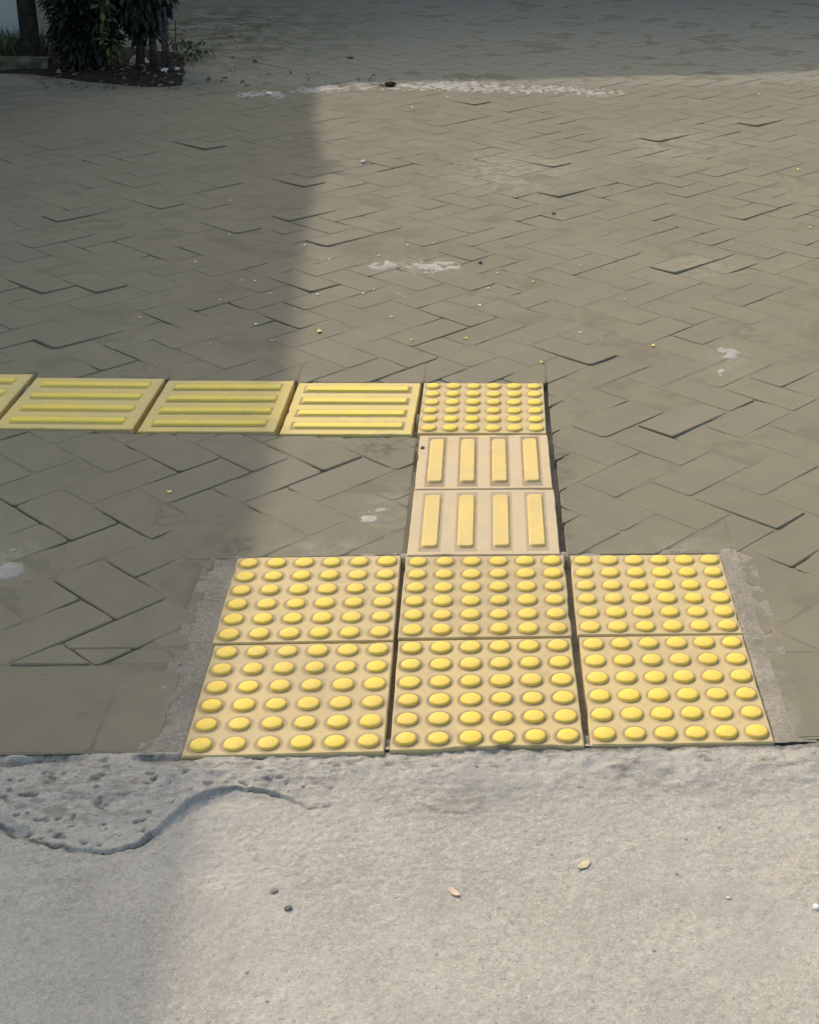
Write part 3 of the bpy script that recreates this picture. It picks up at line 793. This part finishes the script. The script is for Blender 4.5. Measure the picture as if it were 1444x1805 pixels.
# ------------------------------------------------------------------ small loose things
def top_z(x_, y_):
    if y_ < 0: return apron_z(x_, y_)
    for K in KEEP:
        if all((K[(i+1) % 4][0]-K[i][0])*(y_-K[i][1])-(K[(i+1) % 4][1]-K[i][1])*(x_-K[i][0]) > 0 for i in range(4)): return gz(x_, y_)+ZT
    return gz(x_, y_)+.0015
def flake(name, u, v, size, mat, label, cat, group=None, seed=0, curl=.35, asp=1.5):
    r_ = random.Random(seed+int(u*7+v)); x_, y_ = gp(u, v)
    n_ = 8; V = [(0, 0, -size*.02)]; 
    for i in range(n_):
        a = 2*math.pi*i/n_; rr = size/2*r_.uniform(.75, 1.15); e = rr*math.cos(a); g_ = rr*math.sin(a)/asp
        V.append((e, g_, curl*size*(math.cos(2*a)*.25+.22*r_.random())))
    F = [(0, i+1, (i+1) % n_+1) for i in range(n_)]
    top = len(V); V += [(a, b_, c+.0008) for a, b_, c in V]; F2 = [tuple(q_+top for q_ in f) for f in F]
    F = [f[::-1] for f in F]+F2+[(i+1, (i+1) % n_+1, top+(i+1) % n_+1, top+i+1) for i in range(n_)]
    o = obj(name, mesh(name, V, F), M[mat]); o.location = (x_, y_, top_z(x_, y_)+size*.03+.0006); o.rotation_euler.z = r_.uniform(0, 6.28)
    return tag(o, label, cat, group)
petals = [(345,463),(427,495),(450,497),(388,529),(247,559),(475,518),(452,571),(370,605),(480,600),(537,434),(581,458),(667,452),(719,433),(659,512),(713,525),(845,540),(877,483),(940,498),(1022,470),(726,600),(820,597),(1023,588),(1151,611),(725,190),(405,355),(405,415),(1427,403),(640,518),(700,520),(765,430),(560,520),(610,470),(520,545),(690,560),(860,510),(790,172),(1100,530),(955,640)]
for k, (u, v) in enumerate(petals):
    sh = u < lerp_poly([(260, 505), (400, 480), (520, 455), (640, 430)], v)
    flake('petal', u, v, (.0098 if v > 300 else .015)*random.Random(k).uniform(.75, 1.45), 'petal' if k % 3 else 'petal_pale', 'tiny %s petal fallen on the %s grey paving blocks' % (('yellow' if k % 3 else 'pale cream'), ('shaded' if sh else 'sunlit')), 'petal', 'fallen %s petals on %s paving' % (('yellow' if k % 3 else 'pale'), ('shaded' if sh else 'sunlit')))
flake('flower', 563, 584, .019, 'petal', 'largest fallen yellow flower on the paving beyond the barred strip', 'flower', seed=3)
flake('flower', 299, 868, .013, 'petal', 'yellow flower head lying on shaded blocks below the barred strip', 'flower', seed=4)
flake('flower', 1340, 167, .022, 'petal', 'bright yellow flower far back at the right near the shadow edge', 'flower', seed=5)
flake('flower', 1405, 300, .020, 'petal', 'bright yellow flower at the right picture edge', 'flower', seed=6)
flake('fallen_leaf', 1030, 1515, .024, 'leaf_pale', 'straw-coloured leaf lying on the concrete slab', 'leaf', seed=7, asp=1.8, curl=.15)
flake('fallen_leaf', 800, 1563, .024, 'leaf_pink', 'buff leaf lying on the middle of the concrete slab', 'leaf', seed=8, asp=2.4, curl=.15)
def pebble(name, u, v, size, mat, label, cat, group=None, flat=.6):
    r_ = random.Random(int(u*3+v)); bm = bmesh.new(); bmesh.ops.create_icosphere(bm, subdivisions=2, radius=size/2)
    for q_ in bm.verts: q_.co *= 1+.35*noise.noise(q_.co*(2.2/size)+Vector((u, v, 0))); q_.co.z *= flat; q_.co.x *= 1.25
    me = bpy.data.meshes.new(name); bm.to_mesh(me); bm.free(); o = obj(name, me, M[mat])
    x_, y_ = gp(u, v); o.location = (x_, y_, max(top_z(x_, y_), soil_z(x_, y_) if (x_ < -1.4 and 5.25 < y_ < 7.6) else -1)+size*flat*.32); o.rotation_euler.z = r_.uniform(0, 6.28)
    return tag(o, label, cat, group)
pebble('pebble', 507, 1592, .0085, 'pebble', 'dark pebble on the concrete slab, left of the middle', 'pebble')
pebble('pebble', 482, 1560, .010, 'mortar', 'flat grey crumb on the concrete just above the dark pebble', 'pebble', None, .35)  # a stain on the slab, built as a flattened crumb
pebble('pebble', 640, 287, .020, 'litter', 'white pebble on sunlit paving beside the long shadow', 'pebble')
pebble('pebble', 846, 464, .014, 'pebble', 'dark crumb on paving right of the white cement smear', 'pebble')
pebble('pebble', 688, 152, .045, 'soil', 'brown clod on the far mortar line', 'clod')
pebble('pebble', 618, 103, .030, 'pebble', 'dark stone on the shaded far paving', 'stone')
pebble('pebble', 976, 378, .014, 'pebble', 'dark crumb below the lifted block in the sun', 'pebble')
pebble('pebble', 475, 168, .034, 'litter', 'white lump on the far mortar line at the shadow edge', 'pebble')
pebble('pebble', 1285, 1573, .005, 'litter', 'white speck on the concrete slab near the right edge', 'pebble')
pebble('pebble', 1440, 1590, .009, 'litter', 'white chip on the concrete at the right picture edge', 'pebble')
pebble('pebble', 745, 792, .010, 'pebble', 'black crumb at the left edge of the barred tile', 'pebble')
def scrap(u, v, size, label, seed, hgt):
    r_ = random.Random(seed); bm = bmesh.new(); bmesh.ops.create_icosphere(bm, subdivisions=3, radius=size/2)
    for q_ in bm.verts:
        q_.co *= 1+.75*noise.noise(q_.co*(3.2/size)+Vector((seed, 0, 0))); q_.co.z *= hgt
    me = bpy.data.meshes.new('litter_scrap'); bm.to_mesh(me); bm.free(); o = obj('litter_scrap', me, M['litter'])
    x_, y_ = gp(u, v); o.location = (x_, y_, soil_z(x_, y_)+size*hgt*.4); return tag(o, label, 'litter', 'white litter under the shrubs')
scrap(240, 119, .050, 'crumpled white litter at the foot of the left bare stem', 4, .8)
scrap(254, 117, .040, 'greyish litter scrap leaning right of the crumpled white litter', 9, .9)
scrap(292, 133, .036, 'small white litter at the foot of the right bare stem', 14, .6)
scrap(313, 129, .022, 'tiny white litter scrap just right of the black shrub', 19, .6)

# ------------------------------------------------------------------ unseen building added to shade the paving; eaves shaped to the shadow edges
HZ = 4.1
off = Vector((-SUN_DIR.x, -SUN_DIR.y))/SUN_DIR.z*HZ        # shadow shift on the ground
def up(u, v): p = gp(u, v); return (p[0]-off.x, p[1]-off.y)
left_edge = [up(*p) for p in [(120,1800),(150,1600),(195,1450),(235,1310),(250,1200),(290,1080),(340,920),(385,790),(430,640),(455,520),(480,400),(500,330),(520,262),(512,190),(522,140)]]
far_edge = [up(*p) for p in [(700,131),(850,131),(960,126),(1100,123),(1250,122),(1340,116),(1444,110)]]
right = (far_edge[-1][0]+7, far_edge[-1][1]+.2)
outline = [(left_edge[0][0], left_edge[0][1]-3)] + left_edge + far_edge + [right, (right[0], right[1]+4.5), (left_edge[0][0]-4, right[1]+4.5), (left_edge[0][0]-4, left_edge[0][1]-3)]
t = tag(empty('house', (left_edge[0][0]-1.5, left_edge[5][1], 0)), 'pale house with an overhanging flat roof shading the paving, out of frame', 'house')
def local(p): return (p[0]-t.location.x, p[1]-t.location.y)
n = len(outline); V = [(*local(p), HZ) for p in outline]+[(*local(p), HZ+.16) for p in outline]
F = [tuple(range(n)), tuple(range(n, 2*n))[::-1]]+[(i, i+n, (i+1) % n+n, (i+1) % n) for i in range(n)]
rf = mesh('roof', V, F); bm = bmesh.new(); bm.from_mesh(rf); bmesh.ops.recalc_face_normals(bm, faces=bm.faces[:]); bm.to_mesh(rf); bm.free()
obj('roof', rf, M['rooftile'], t)
xw = min(p[0] for p in left_edge)-.75; yw = max(p[1] for p in far_edge)+.7
a0 = local((xw-.2, left_edge[0][1]-2.6)); a1 = local((xw, yw+.2))
box('wall', a0[0], a1[0], a0[1], a1[1], -.07, HZ-.003, M['plaster'], t)  # walls of the added building, out of view
b0 = local((xw+.003, yw)); b1 = local((right[0]-.5, yw+.2))
box('wall', b0[0], b1[0], b0[1], b1[1], -.07, HZ-.003, M['plaster'], t)
